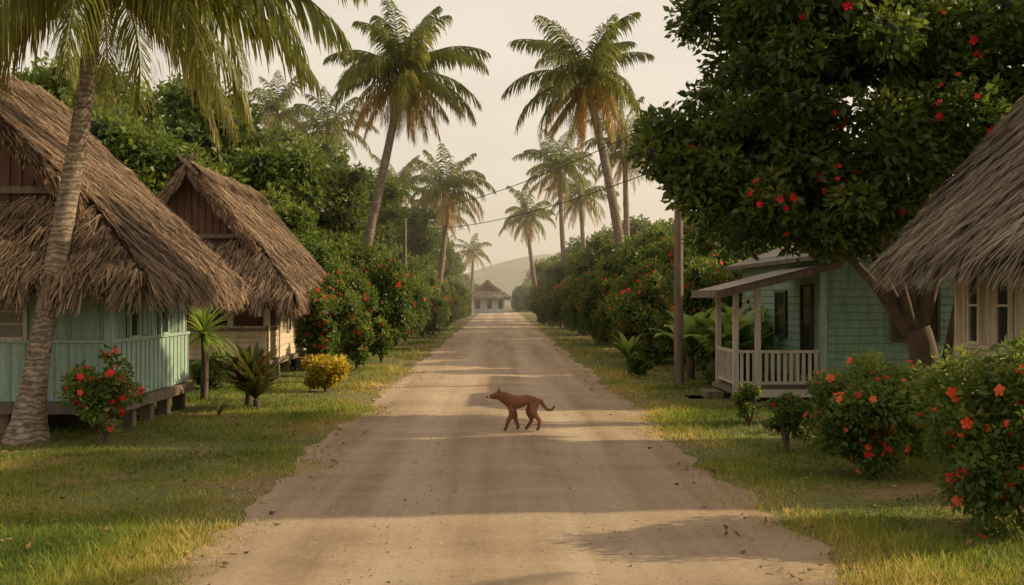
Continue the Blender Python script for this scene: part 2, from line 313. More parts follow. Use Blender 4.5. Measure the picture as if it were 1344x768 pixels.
for i in range(26):
    x=-46+i*3.7+rng.normal(0,.8); yy=rng.uniform(0,22); r=rng.uniform(2.6,4.0); 
    if abs(x)<5: r*=.8
    o=obj('crown',protos[i%5][0],dt,(x,yy,r*.75)); o.scale=(r,r,r*rng.uniform(.9,1.3)); o.rotation_euler=(0,0,rng.uniform(0,6))
    o=obj('crown_light_blocker',protos[i%5][1],dt,(x,yy,r*.75)); o.scale=(r,r,r)
def bigtree():
    e=empty('flowering_shade_tree')
    bl=np.concatenate([blobset((5.6,16,4.7),(2.9,2.0,2.5),80,(.25,.62),shell=.45),blobset((3.5,15.8,4.0),(1.5,1.2,1.45),50,(.18,.42),shell=.35),blobset((4.7,15.4,3.1),(1.9,1.2,.85),38,(.2,.4),shell=.35),
        blobset((7.6,16.5,5.4),(2.2,1.8,2.0),36,(.35,.7),shell=.4),blobset((4.3,15.6,6.0),(2.0,1.5,1.5),40,(.22,.5),shell=.35),blobset((2.75,15.7,3.3),(.6,.7,.9),14,(.13,.28),shell=.2)])
    bl=bl[~((bl[:,2]-bl[:,3]<2.3)&(bl[:,0]<7))]
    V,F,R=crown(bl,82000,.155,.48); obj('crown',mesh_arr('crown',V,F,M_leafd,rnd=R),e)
    cv,cf=core_mesh(bl,.36); obj('crown_light_blocker',mesh_arr('core',cv,cf,M_core),e)
    fb=[flowers(bl[::2],34,.11,(-.5,-1,0))]
    front=bl[(bl[:,1]<15.4)&(bl[:,2]<5.8)]
    for c in rng.choice(len(front),6,replace=False):
        b0=front[c].copy(); fb.append(flowers(b0[None],6,.12,(-.1,-1.6,.2)))
    fv,ff,fr=merge(fb); obj('flowers',mesh_arr('fl',fv,ff,M_flower,rnd=fr*.6),e)
    P=spline([(6.35,15.6,-.05),(6.3,15.6,.5),(6.2,15.6,1.0),(6.1,15.6,1.35)],10); a=tube(P,np.array([.36,.28,.23,.21,.2,.2,.2,.2,.2,.19]),12)
    l=limbs((6.1,15.6,1.2),[(3.6,15.6,3.4),(4.8,15.2,3.9),(5.9,15.8,4.8),(6.9,16,4.4),(7.8,16.4,4.2),(5.4,16.6,3.8)],.13)
    l2=limbs((6.45,15.7,0),[(6.9,15.7,2.6),(7.5,16,3.2)],.15)
    V,F,_=merge([a,l,l2]); obj('trunk',mesh_arr('trunk',V,F,M_bark,smooth=True),e)
bigtree()
def bush(name,x,y,w,h,nl,L,mat,nf=0,fs=.1,W=.55,nb=40,fm=None):
    e=empty(name,(x,y,0)); bl=blobset((0,0,h*.52),(w*.5,w*.5,h*.5),nb,(w*.07,w*.18),shell=.35)
    bl[:,2]=np.maximum(bl[:,2],.08)
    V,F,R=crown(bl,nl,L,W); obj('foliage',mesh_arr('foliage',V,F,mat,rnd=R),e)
    if nf:
        V,F,R=flowers(bl,nf,fs,(-.25,-1,.35)); obj('flowers',mesh_arr('flowers',V,F,fm or M_flower,rnd=R),e)
    V,F=limbs((0,0,0),[(w*.25*math.cos(a),w*.25*math.sin(a),h*.75) for a in (0,1.3,2.5,3.8,5)],.025); obj('stems',mesh_arr('stems',V,F,M_bark,smooth=True),e)
    return e
bush('hibiscus_bush',4.02,8.15,1.55,1.47,20000,.07,M_leafh,110,.08,nb=75,fm=M_flowero)
bush('hibiscus_bush',3.75,10.7,1.38,1.22,17000,.065,M_leafh,190,.07,nb=70,fm=M_flowero)
bush('hibiscus_bush',4.6,12.0,1.1,1.1,9000,.07,M_leafh,60,.07,fm=M_flowero)
bush('hibiscus_bush',3.35,12.4,.55,.8,2500,.08,M_leafh,14,.07,nb=16,fm=M_flowero)
bush('hibiscus_bush',-4.85,13.1,1.0,1.18,2200,.085,M_leafh,55,.11,nb=30)
bush('croton_bush',-3.3,20.3,.85,.75,3500,.09,M_leafy,nb=22)
bush('croton_bush',-3.75,22.5,.6,.55,1500,.09,M_leafy,nb=12)
bush('garden_shrub',-4.1,24.3,.9,2.3,4200,.13,M_leafh,50,.12,nb=34)
bush('garden_shrub',-3.5,26.2,.8,1.7,3000,.12,M_leafh,40,.12,nb=24)
bush('garden_shrub',-3.2,29,1.0,1.3,3000,.11,M_leafh,10,.12,nb=24)
bush('garden_shrub',3.5,14.9,.35,.8,700,.10,M_leafh,nb=10)
bush('garden_shrub',3.2,24.5,.6,.5,1200,.1,M_leafh,nb=12)
bush('garden_shrub',4.7,21.3,1.1,.8,2500,.1,M_leafh,nb=18)
bush('garden_shrub',-5.6,21.0,1.0,.8,2500,.1,M_leafh,nb=18)
def straps(name,x,y,z0,n,L,W,mat,e0=(20,80),droop=60,stem=None,k=6):
    e=empty(name,(x,y,0)); Vs=[];Fs=[];Rs=[];b=0
    for i in range(n):
        az=rng.uniform(0,6.28);el=math.radians(rng.uniform(*e0));l=L*rng.uniform(.6,1.1);p=np.array([0,0,z0]);s=np.array([-math.sin(az),math.cos(az),0]);r=rng.random()
        for j in range(k+1):
            t=j/k; w=W*(math.sin(math.pi*min(1,.12+t*.88))**.7)*.5+.002
            n_=np.array([-math.cos(az)*math.sin(el),-math.sin(az)*math.sin(el),math.cos(el)])
            Vs+= [p+s*w+n_*w*.35,p-s*w+n_*w*.35]; Rs+=[r,r]
            if j<k: Fs.append((b+2*j,b+2*j+1,b+2*j+3,b+2*j+2))
            p=p+l/k*np.array([math.cos(az)*math.cos(el),math.sin(az)*math.cos(el),math.sin(el)]); el-=math.radians(droop)/k*(.5+t)
        b+=2*(k+1)
    obj('leaves',mesh_arr('leaves',Vs,Fs,mat,rnd=Rs,smooth=True),e)
    if stem:
        V,F=tube(spline([(0,0,-.02),(0.02,0,z0*.5),(0,0,z0)],8),np.linspace(stem*1.3,stem,8),8); obj('trunk',mesh_arr('stem',V,F,M_bark,smooth=True),e)
    return e
straps('dragon_tree',-5.15,18.6,1.15,150,.66,.04,M_leafb,(-30,85),40,.055)
straps('cordyline_plant',-3.95,17.3,.15,120,.95,.11,M_leafc,(30,88),50,.05)
straps('cordyline_plant',-4.15,17.6,.3,90,.85,.11,M_leafc,(25,88),60,.05)
straps('garden_spiky_plant',3.85,14.2,.05,26,.45,.05,M_leafh,(20,75),70)
straps('garden_spiky_plant',-4.2,16.0,.03,18,.4,.03,M_leafh,(30,80),60)
for x,y in ((4.6,22.9),(5.3,22.5),(5.0,23.6),(4.2,23.5),(4.6,20.9),(4.9,21.6)): straps('banana_plant',x,y,.5,22,1.4,.30,M_leafb,(30,85),75,.08)
straps('banana_plant',3.3,27.3,.2,18,.9,.16,M_leafb,(40,85),60,.05)
# ---------------------------------------------------------------- coconut palms
def frond(az,e0,L,droop,age,scale=1.,nl=44):
    k=18; t=np.linspace(0,1,k); el=np.maximum(e0-droop*t**1.25,-1.5); ds=L/(k-1)
    dr=np.stack([np.cos(el),el*0,np.sin(el)],-1); P=np.concatenate([[[0,0,0]],np.cumsum((dr[1:]+dr[:-1])/2*ds,0)])
    P[:,1]+=.08*L*rng.normal()*t**2
    tv=np.linspace(.12,.99,nl)+rng.normal(0,.004,nl); Pl=np.stack([np.interp(tv,t,P[:,i]) for i in range(3)],-1); T=unit(np.stack([np.interp(tv,t,dr[:,i]) for i in range(3)],-1))
    prof=(np.sin(np.pi*np.clip(tv*.84+.1,0,1))**.6)*L*.30
    out=[]
    for sg in(-1,1):
        sd=np.array([0,sg,0.]); f=np.radians(30+36*tv)[:,None]; up=np.cross(T,sd)*sg*-1
        up=np.where(up[:,2:3]<0,-up,up)
        d=unit(sd*np.cos(f)+T*np.sin(f)+up*.12+rng.normal(0,.12,(nl,3))+np.array([0,0,-.35-.6*age])); l=(prof*rng.uniform(.7,1.1,nl))[:,None]
        d2=unit(d+np.array([0,0,-.9])+rng.normal(0,.08,(nl,3))); d3=unit(d2+np.array([0,0,-1.2]))
        a=Pl; bq=a+d*l*.38; c=bq+d2*l*.35; e=c+d3*l*.27
        w=T*(.0165*scale*L/3.2); 
        V=np.stack([a-w*.7,a+w*.7,bq-w*1.4,bq+w*1.4,c-w,c+w,e-w*.12,e+w*.12],1).reshape(-1,3)
        q=8*np.arange(nl)[:,None]; F=np.concatenate([q+[0,1,3,2],q+[2,3,5,4],q+[4,5,7,6]])
        rr=np.clip(age+rng.normal(0,.08,nl),0,1); R=np.repeat(rr,8); tipm=np.tile([0,0,0,0,.06,.06,.2,.2],nl); out.append((V,F,np.clip(R+tipm,0,1)))
    V,F=tube(P,np.linspace(.035,.006,k)*L/3.2,5); out.append((V,F,np.full(len(V),min(1,age+.3))))
    V,F,R=merge(out)
    ca,sa=math.cos(az),math.sin(az); x=V[:,0]*ca-V[:,1]*sa; y=V[:,0]*sa+V[:,1]*ca
    return np.stack([x,y,V[:,2]],-1),F,R
def palm(path,r0,L,n=26,name='coconut_palm',lst=None,sc=1.,nl=44,nuts=True,flare=1.9):
    P=spline(path,40); e=empty(name,tuple(P[0])); P=P-P[0]; top=P[-1]
    t=np.linspace(0,1,40); R=r0*(1-.38*t)+r0*(flare-1)*np.exp(-t*18)+rng.normal(0,r0*.03,40)
    V,F=tube(P,R,14); obj('trunk',mesh_arr('trunk',V,F,M_trunk,smooth=True),e)
    parts=[]; 
    if lst is None:
        lst=[]
        for i in range(n):
            u=i/(n-1); az=i*2.399+rng.normal(0,.2)
            ln=L*(.72+.33*math.sin(math.pi*min(1,.2+u*.75)))*rng.uniform(.85,1.1)
            lst.append((az,math.radians(84-125*u**1.1+rng.normal(0,8)),ln,math.radians(50+45*math.sin(math.pi*min(1,u*1.1))+rng.normal(0,12)) ,np.clip(.12+.3*u+(.5*rng.random() if u>.72 else 0),0,1)))
        for i in range(int(n*.28)): lst.append((rng.uniform(0,6.28),math.radians(rng.uniform(-72,-42)),L*rng.uniform(.55,.85),math.radians(30),rng.uniform(.6,.95)))
    for az,e0,l,dp,ag in lst: parts.append(frond(az,e0,l,dp,ag,sc,nl))
    V,F,Rr=merge(parts); obj('fronds',mesh_arr('fronds',V,F,M_frond,rnd=Rr),e,tuple(top))
    if nuts:
        import bmesh
        bm=bmesh.new()
        for i in range(13):
            a=rng.uniform(0,6.28); q=bmesh.ops.create_icosphere(bm,subdivisions=2,radius=.11*L/3); 
            for v in q['verts']: v.co+=Vector((math.cos(a)*.22,math.sin(a)*.22,-.18-rng.random()*.3))*L/3
        me=bpy.data.meshes.new('coconuts'); bm.to_mesh(me); bm.free(); me.materials.append(M_nut); obj('coconuts',me,e,tuple(top))
    return e
fl=[]; rad=math.radians
for az,e0,l,dp,ag in [(-4,28,3.3,75,.2),(6,0,2.9,60,.3),(-20,12,3.1,80,.22),(-38,-8,2.7,70,.32),(-50,22,3.0,85,.22),(-75,-10,2.7,65,.3),(-95,15,2.9,85,.26),(-112,-15,2.7,60,.34),(-130,18,3.0,85,.2),(-155,0,2.9,75,.26),(178,25,3.1,80,.2),(170,-12,2.8,60,.32),(150,5,2.8,75,.3),(120,20,3,85,.2),(90,5,2.8,80,.3),(60,20,3,85,.22),(35,-10,2.6,65,.35),(-14,-28,2.6,48,.40),(-140,-30,2.6,50,.4),(-172,-38,2.5,45,.45),(-62,-40,2.2,40,.5),(20,-35,2.4,45,.42),(20,65,2.6,80,.15),(140,62,2.6,80,.15),(-90,66,2.6,85,.15),(-30,50,3.0,90,.18),(-165,48,3.0,90,.18),(-8,10,3.2,62,.25)]:
    fl.append((rad(az),rad(e0),l*1.08,rad(dp),ag))
palm([(-5.85,13.2,-.05),(-5.55,13.2,1.9),(-5.2,13.2,3.8),(-4.98,13.2,5.95)],.15,3,lst=fl,nl=84,sc=1.1,flare=2.1)
palm([(9.2,7.0,0),(8.9,7.0,2.2),(8.8,7.0,4.6)],.15,2.2,16,nl=60)  # added palm out of view, casts frond shadows over the near road
palm([(-5.6,40,0),(-4.9,40,4),(-4.2,40,7.2),(-3.66,40,10.1)],.21,3.4,42,nl=60,sc=1.2)
palm([(4.9,40,0),(4.5,40,4),(3.9,40,7.2),(3.3,40,9.8)],.21,3.2,42,nl=60,sc=1.2)
palm([(-3.9,62,0),(-3.3,62,4),(-3.0,62,8.0)],.2,3.0,30,nl=40,sc=1.6)
palm([(3.2,80,0),(2.5,80,4),(2.1,80,7.7)],.2,2.8,26,nl=34,sc=1.8)
palm([(3.9,60,0),(3.6,60,4.5),(3.4,60,9.0)],.18,2.7,28,nl=40,sc=1.6)
palm([(6.2,50,0),(6.0,50,4.5),(5.9,50,8.7)],.18,2.7,28,nl=40,sc=1.5)
palm([(-11.6,55,0),(-11.5,55,6),(-11.4,55,11.2)],.2,2.7,26,nl=38,sc=1.5)
palm([(-8.8,55,0),(-8.8,55,6),(-8.8,55,10.4)],.2,2.7,26,nl=38,sc=1.5)
palm([(-6.3,64,0),(-6.2,64,5),(-6.1,64,8.3)],.2,2.8,26,nl=34,sc=1.6)
palm([(-2.9,108,0),(-2.7,108,4),(-2.6,108,6.3)],.18,2.6,20,nl=26,sc=2)
palm([(-4.6,80,0),(-4.4,80,4),(-4.3,80,7.9)],.18,2.8,24,nl=30,sc=1.8)
palm([(5.6,66,0),(5.3,66,4),(5.0,66,8.0)],.18,2.6,24,nl=30,sc=1.8)
# ---------------------------------------------------------------- thatch houses
def patch(c00,c10,c11,c01,dens=800,L=.30,fringe=True,lift=.06,W=.012):
    c00,c10,c11,c01=[np.array(c,float) for c in (c00,c10,c11,c01)]
    area=np.linalg.norm(np.cross(c10-c00,c01-c00))*.5+np.linalg.norm(np.cross(c10-c11,c01-c11))*.5
    n=int(area*dens); u=rng.random(n); v=rng.random(n)
    H=np.linalg.norm((c01+c11-c00-c10)/2); rows=max(3,int(H/.2)); wob=.35*np.sin(u*23+1)+.25*np.sin(u*61)
    v=(np.floor(v*rows)+rng.normal(.5,.2,n)+wob)/rows; v=np.clip(v,0,1)
    def pt(u,v): u=u[:,None];v=v[:,None]; return (c00*(1-u)+c10*u)*(1-v)+(c01*(1-u)+c11*u)*v
    P=pt(u,v); up=(c01+c11-c00-c10); up/=np.linalg.norm(up); nn=np.cross(c10-c00,up); nn/=np.linalg.norm(nn)
    if nn[2]<0: nn=-nn
    sd=np.cross(nn,up)
    def blades(P,n,L,outk,dn,lw,tuft):
        l=L*rng.uniform(.4,1.3,n)[:,None]; d=unit(-up+sd*(rng.normal(0,.2,n)+tuft*.25)[:,None]+nn*(outk+rng.normal(0,.10,n)[:,None])+np.array([0,0,-1.])*dn*rng.random(n)[:,None])
        w=sd*(lw*rng.uniform(.5,1.7,n))[:,None]; b=P+nn*(lift*rng.uniform(.1,1.1,n)+.02*tuft)[:,None]
        e=b+d*l-nn*.012
        V=np.stack([b-w,b+w,e+w*.35,e-w*.35],1).reshape(-1,3)
        return V,np.arange(4*n).reshape(-1,4)
    tuft=np.sin(u*47+np.floor(v*rows)*2.3)
    V,F=blades(P,n,L,.12,0,W,tuft); c=np.clip(.43+rng.normal(0,.2,n)+.10*np.sin(u*9+v*7)+.14*tuft,0,1)
    out=[(V,F,np.repeat(c,4))]
    if fringe:
        n2=int(np.linalg.norm(c10-c00)*900); u=rng.random(n2); v=rng.random(n2)*.05; P=pt(u,v)-nn*rng.uniform(0,.22,n2)[:,None]; tuft=np.sin(u*53)+.6*np.sin(u*131)
        V,F=blades(P,n2,.24,.0,.7,W,tuft); out.append((V,F,np.repeat(np.clip(.35+rng.normal(0,.18,n2),0,1),4)))
        n3=n2//2; u=rng.random(n3); t3=np.sin(u*53)+.6*np.sin(u*131); u=u[t3>-.1]; t3=t3[t3>-.1]; n3=len(u); P=pt(u,rng.random(n3)*.02)-nn*rng.uniform(0,.15,n3)[:,None]
        V,F=blades(P,n3,.42,.0,.9,W,t3); out.append((V,F,np.repeat(np.clip(.4+rng.normal(0,.2,n3),0,1),4)))
    return merge(out)
def verge(p,q,inward,n=900):
    p=np.array(p,float);q=np.array(q,float); t=rng.random(n)[:,None]; P=p+(q-p)*t; dn=unit((p-q)[None])[0]; inward=np.array(inward,float)
    P=P-np.array([0,0,1])*rng.uniform(-.05,.2,n)[:,None]; d=unit(dn*.8-inward*.35+rng.normal(0,.2,(n,3))+np.array([0,0,-.35]))
    V,F=leaves(P,d,.26,.022,0); return V,F,np.repeat(np.clip(.55+rng.normal(0,.2,n),0,1),4)
def thatch_roof(e,xe,xm,xo,yE0,yG0,yG1,ze,zg,zr,mat,dutch=True,gmat=None,dens=800,W=.012):
    s=1 if xe>xm else -1
    f=(zg-ze)/(zr-ze); xg=xe+(xm-xe)*f; xg2=xo+(xm-xo)*f
    parts=[]; bb=B(); th=.22
    if dutch:
        ov=.32
        parts.append(patch((xe,yE0,ze),(xe,yG1,ze),(xg,yG1,zg),(xg,yG0-.05,zg),dens,W=W))
        parts.append(patch((xg,yG0-ov,zg),(xg,yG1,zg),(xm,yG1,zr),(xm,yG0-ov,zr),dens,fringe=False,W=W))
        parts.append(patch((xo,yE0,ze),(xo,yG1,ze),(xg2,yG1,zg),(xg2,yG0,zg),dens*.5,W=W))
        parts.append(patch((xg2,yG0-ov,zg),(xg2,yG1,zg),(xm,yG1,zr),(xm,yG0-ov,zr),dens,fringe=False,W=W))
        parts.append(patch((xo,yE0,ze),(xe,yE0,ze),(xg,yG0+.02,zg),(xg2,yG0+.02,zg),dens,W=W))
        for a in(xg,xg2): parts.append(verge((a,yG0-ov,zg),(xm,yG0-ov,zr),(0,1,0),1500))
        parts.append(verge((xe,yG1,ze),(xm,yG1,zr),(0,-1,0),2200))
        for q in [[(xe,yE0,ze),(xe,yG1,ze),(xg,yG1,zg),(xg,yG0,zg)],[(xo,yE0,ze),(xo,yG1,ze),(xg2,yG1,zg),(xg2,yG0,zg)],[(xo,yE0,ze),(xe,yE0,ze),(xg,yG0,zg),(xg2,yG0,zg)],
                  [(xg,yG0-ov,zg),(xg,yG1,zg),(xm,yG1,zr),(xm,yG0-ov,zr)],[(xg2,yG0-ov,zg),(xg2,yG1,zg),(xm,yG1,zr),(xm,yG0-ov,zr)]]:
            bb.poly(q,M_tbase); bb.poly([(a,b_,c-th) for a,b_,c in q],M_tbase)
        for x_ in (xg,xg2):
            bb.poly([(x_,yG0-ov,zg),(xm,yG0-ov,zr),(xm,yG0-ov,zr-th),(x_,yG0-ov,zg-th)],M_tbase)
        bb.poly([(xe,yG1,ze),(xm,yG1,zr),(xo,yG1,ze)],M_tbase)
        g=B()
        g.poly([(xg,yG0+.05,zg-.1),(xg2,yG0+.05,zg-.1),(xm,yG0+.05,zr-.05)],gmat or M_rwood)
        k=int(abs(xg-xg2)/.16)
        for i in range(1,k):
            x=min(xg,xg2)+i*.16; h=(zr-zg)*(1-abs(x-xm)/abs(xg-xm))-.12
            if h>.05: g.box(x-.008,x+.008,yG0+.03,yG0+.045,zg-.1,zg+h,M_dwood)
        g.beam((xg2,yG0-.06,zg+.12),(xg,yG0-.06,zg+.12),.05,.09,M_gwood)
        g.beam((xm-.25,yG0-ov-.04,zr-.22),(xm+.22,yG0-ov-.04,zr+.22),.05,.06,M_gwood); g.beam((xm+.25,yG0-ov-.08,zr-.22),(xm-.22,yG0-ov-.08,zr+.22),.05,.06,M_gwood)
        g.make('gable',e)
    else:
        for X in(xe,xo):
            parts.append(patch((X,yE0,ze),(X,yG1,ze),(xm,yG1,zr),(xm,yE0,zr),dens,W=W)); q=[(X,yE0,ze),(X,yG1,ze),(xm,yG1,zr),(xm,yE0,zr)]
            bb.poly(q,M_tbase); bb.poly([(a,b_,c-th) for a,b_,c in q],M_tbase); 
            for yy in (yE0,yG1):
                parts.append(verge((X,yy,ze),(xm,yy,zr),(0,1 if yy==yE0 else -1,0),2200)); bb.poly([(X,yy,ze),(xm,yy,zr),(xm,yy,zr-th),(X,yy,ze-th)],M_tbase)
        bb.poly([(xe-s*.7,yG1-.35,ze+.5),(xo+s*.7,yG1-.35,ze+.5),(xm,yG1-.35,zr-.2)],M_tbase); bb.poly([(xe-s*.7,yE0+.35,ze+.5),(xo+s*.7,yE0+.35,ze+.5),(xm,yE0+.35,zr-.2)],M_tbase)
    y0=yG0-.32 if dutch else yE0
    for sx in (-1,1):
        parts.append(patch((xm+sx*.28,y0,zr-.2),(xm+sx*.28,yG1,zr-.2),(xm,yG1,zr+.07),(xm,y0,zr+.07),900,fringe=False,W=W))
    V,F,R=merge(parts); obj('thatch_roof',mesh_arr('thatch',V,F,mat,rnd=R),e); bb.make('roof_underlay',e)
def win_x(b,x,s,ya,yb,za,zb,fr,gl=M_glass,slats=0,mull=True):
    w=.045; o=lambda a:x+s*a
    b.box(o(.004),o(.02),ya,yb,za,zb,gl)
    b.box(o(.003),o(.05),ya-w,ya,za-w,zb+w,fr); b.box(o(.003),o(.05),yb,yb+w,za-w,zb+w,fr); b.box(o(.003),o(.045),ya,yb,zb,zb+w,fr); b.box(o(.003),o(.07),ya,yb,za-w,za,fr)
    if mull: b.box(o(.021),o(.04),ya,yb,(za+zb)/2-.015,(za+zb)/2+.015,fr)
def win_y(b,y,xa,xb,za,zb,fr,gl=M_glass,nx=1,nz=1):
    w=.05
    b.box(xa,xb,y-.02,y-.004,za,zb,gl)
    b.box(xa-w,xa,y-.05,y-.003,za-w,zb+w,fr); b.box(xb,xb+w,y-.05,y-.003,za-w,zb+w,fr); b.box(xa,xb,y-.045,y-.003,zb,zb+w,fr); b.box(xa,xb,y-.07,y-.003,za-w,za,fr)
    for i in range(1,nx): x=xa+(xb-xa)*i/nx; b.box(x-.015,x+.015,y-.04,y-.021,za,zb,fr)
    for i in range(1,nz): z=za+(zb-za)*i/nz; b.box(xa,xb,y-.038,y-.021,z-.012,z+.012,fr)
h=empty('thatched_mint_house')
wl=B(); xa,xb,y0,y1=-5.1,-10.1,13.95,17.35; zf,zt=.42,2.45
wl.box(xb,xa,y0,y1,zf,zt,M_mint)
wl.box(xb,xa+.035,y0-.035,y0-.001,zf+.02,1.2,M_mint2); wl.box(xa+.001,xa+.035,y0,y1,zf+.02,1.2,M_mint2)
wl.box(xb,xa+.07,y0-.07,y0-.036,1.2,1.245,M_mint2); wl.box(xa+.036,xa+.07,y0-.036,y1,1.2,1.245,M_mint2)
x=xb+.1
while x<xa-.05: wl.box(x,x+.022,y0-.048,y0-.036,zf+.03,1.195,M_mint); wl.box(x,x+.022,y0-.013,y0-.001,1.25,zt,M_mint2); x+=.19
y=y0+.16
while y<y1: wl.box(xa+.036,xa+.048,y,y+.022,zf+.03,1.195,M_mint); wl.box(xa+.001,xa+.013,y,y+.022,1.25,zt,M_mint2); y+=.19
wl.box(xa-.04,xa+.06,y0-.06,y0+.03,zf+.015,zt,M_mint2)
wl.make('walls',h)
wn=B(); win_x(wn,xa+.013,1,14.62,14.93,1.27,2.1,M_mint2); win_x(wn,xa+.013,1,15.95,16.25,1.27,2.1,M_mint2)
win_y(wn,y0-.013,-7.0,-6.2,1.28,1.95,M_white,M_curt,2,4); win_y(wn,y0-.013,-9.2,-8.2,1.28,1.95,M_white,M_curt,2,4); wn.make('windows',h)
fl_=B(); fl_.box(xb-.1,xa+.12,y0-.12,y1+.05,zf-.14,zf-.001,M_gwood)
for yy in np.linspace(y0+.1,y1-.2,5):
    for xx in (-5.15,-6.5,-8,-9.8): fl_.box(xx-.08,xx+.08,yy-.08,yy+.08,-.05,zf-.142,M_gwood if rng.random()<.6 else M_dwood)
fl_.box(xb+.2,xa-.7,y0+1.2,y1-.3,0,zf-.15,M_dwood); fl_.make('floor_and_posts',h)
thatch_roof(h,-4.4,-7.6,-10.8,13.15,14.2,17.95,2.08,3.1,5.15,M_thatch)
h=empty('thatched_cream_house'); wl=B(); xa,xb,y0,y1=-5.15,-8.6,23.6,28.9; zf,zt=.4,2.3
wl.box(xb,xa,y0+1.5,y1,zf,zt,M_cream); wl.box(xb,xa,y0+1.35,y0+1.499,zf,zt,M_pink)
z=zf
while z<zt-.05:
    wl.box(xa+.001,xa+.018,y0+1.5,y1,z+.008,z+.13,M_cream2); z+=.14
z=zf+.02
while z<1.05: wl.box(xb,xa,y0-.03,y0,z,z+.115,M_cream); wl.box(xa,xa+.03,y0,y0+1.3,z,z+.115,M_cream); z+=.125
wl.box(xb,xa+.05,y0-.06,y0+.05,1.06,1.11,M_gwood); wl.box(xa-.04,xa+.05,y0+.051,y0+1.3,1.06,1.11,M_gwood)
for x in(-5.15,-5.95,-7.2,-8.55): wl.box(x-.06,x+.06,y0,y0+.12,zf,zt,M_cream2)
wl.box(xa-.06,xa+.06,y0+1.2,y0+1.33,zf,zt,M_cream2)
wl.box(xb-.1,xa+.1,y0-.1,y1+.1,zf-.12,zf-.002,M_gwood)
for yy in np.linspace(y0,y1,6):
    for xx in(-5.15,-6.8,-8.5): wl.box(xx-.07,xx+.07,yy-.07,yy+.07,-.05,zf-.122,M_gwood)
for i in range(3): wl.box(xa+.12,xa+.12+.3*(3-i),26.4,27.2,.1*i+(.002 if i else 0),.1*(i+1),M_gwood)
wl.make('walls',h); wn=B(); win_x(wn,xa+.018,1,25.8,26.1,1.0,1.85,M_white); win_x(wn,xa+.018,1,27.6,28.1,1.0,1.85,M_white); wn.box(-6.9,-6.2,y0+1.33,y0+1.348,zf+.02,2.1,M_dwood); wn.make('windows_and_door',h)
thatch_roof(h,-4.45,-6.93,-9.4,23.0,24.0,30.2,1.86,3.05,4.75,M_thatch,dens=520,W=.016)
h=empty('thatched_plank_house'); wl=B(); xa,xb,y0,y1=6.0,10.8,11.1,13.95; zf,zt=.4,2.9
wl.box(xa,xb,y0,y1,zf,zt,M_cream)
y=y0+.05
while y<y1-.02: wl.box(xa-.016,xa-.001,y,y+.05,zf,zt,M_cream2); y+=.17
wl.box(xa-.035,xa+.06,y1-.05,y1+.03,zf,zt+.005,M_cream2); wl.box(xa-.05,xa-.017,y0,y1-.055,1.16,1.21,M_cream2); wl.box(xa-.1,xb,y0-.1,y1+.1,zf-.14,zf-.002,M_gwood)
for yy in np.linspace(y0+.2,y1-.1,4): wl.box(xa,xa+.16,yy-.08,yy+.08,-.05,zf-.142,M_gwood)
wl.make('walls',h); wn=B(); win_x(wn,xa-.016,-1,13.25,13.5,1.25,2.15,M_cream2); win_x(wn,xa-.016,-1,12.45,12.75,1.25,2.15,M_cream2); win_x(wn,xa-.016,-1,11.4,11.8,1.25,2.15,M_cream2); wn.make('windows',h)
thatch_roof(h,5.2,8.5,11.8,10.4,10.8,14.35,2.32,3,6.05,M_thatchg,dutch=False)
h=empty('green_porch_house',(0,0,0)); wl=B(); xa,xb,y0,y1=5.5,10.4,18,24; zf,zt=.45,2.75
wl.box(xa,xb,y0,y1,zf,zt,M_sea)
z=zf
while z<zt-.02:
    wl.poly([(xa-.02,y0-.024,z),(xb,y0-.024,z),(xb,y0-.004,z+.13),(xa-.02,y0-.004,z+.13)],M_sea); wl.poly([(xa-.02,y0-.024,z),(xb,y0-.024,z),(xb,y0,z),(xa-.02,y0,z)],M_sea)
    wl.poly([(xa-.024,y1,z),(xa-.024,y0-.02,z),(xa-.004,y0-.02,z+.13),(xa-.004,y1,z+.13)],M_sea); z+=.135
wl.box(xa-.05,xa+.06,y0-.05,y0+.05,zf,zt,M_mint2)
wl.box(xa-.02,xb,y0-.02,y1,zf-.15,zf-.002,M_gwood)
for xx in(5.6,7,8.5,10.2): wl.box(xx-.09,xx+.09,y0,y0+.18,-.05,zf-.152,M_gwood)
wl.make('walls',h); wn=B(); win_y(wn,y0-.024,6.75,7.45,1.2,2.05,M_dwood,M_glass,2,1); win_x(wn,xa-.024,-1,18.5,19.1,.55,2.1,M_dwood,mull=False); win_x(wn,xa-.024,-1,20.2,20.9,1.2,2.0,M_dwood); wn.make('windows_and_door',h)
pc=B(); pc.box(3.9,xa-.03,17.9,19.55,.27,.34,M_gwood); pc.box(3.92,xa-.03,17.88,17.899,.2,.335,M_white)
for xx in(4.0,4.7,5.3):
    for yy in(18.0,19.4): pc.box(xx-.07,xx+.07,yy-.07,yy+.07,-.05,.268,M_dwood)
for xx,yy in((4.0,18.0),(4.0,19.45),(4.38,18.0)): pc.box(xx-.045,xx+.045,yy-.045,yy+.045,.342,1.98 if xx<4.1 else 2.05,M_white)
pc.beam((4.0,17.95,1.6),(4.3,17.95,1.95),.04,.05,M_white); pc.beam((4.38,17.95,1.65),(4.1,17.95,1.95),.04,.05,M_white)
def rail(p,q,n):
    p=np.array(p);q=np.array(q); pc.beam((*p,.98),(*q,.98),.07,.05,M_white); pc.beam((*p,.44),(*q,.44),.05,.05,M_white)
    for i in range(n):
        c=p+(q-p)*(i+.5)/n; pc.box(c[0]-.028,c[0]+.028,c[1]-.012,c[1]+.012,.465,.955,M_white)
rail((4.05,18.0),(5.44,18.0),13); rail((4.0,18.05),(4.0,19.4),11)
for i in range(2): pc.box(3.3+.3*i,3.6+.3*i-.005,18.5,19.2,0,.12*(i+1),M_gwood)
pc.make('porch',h)
rf=B(); 
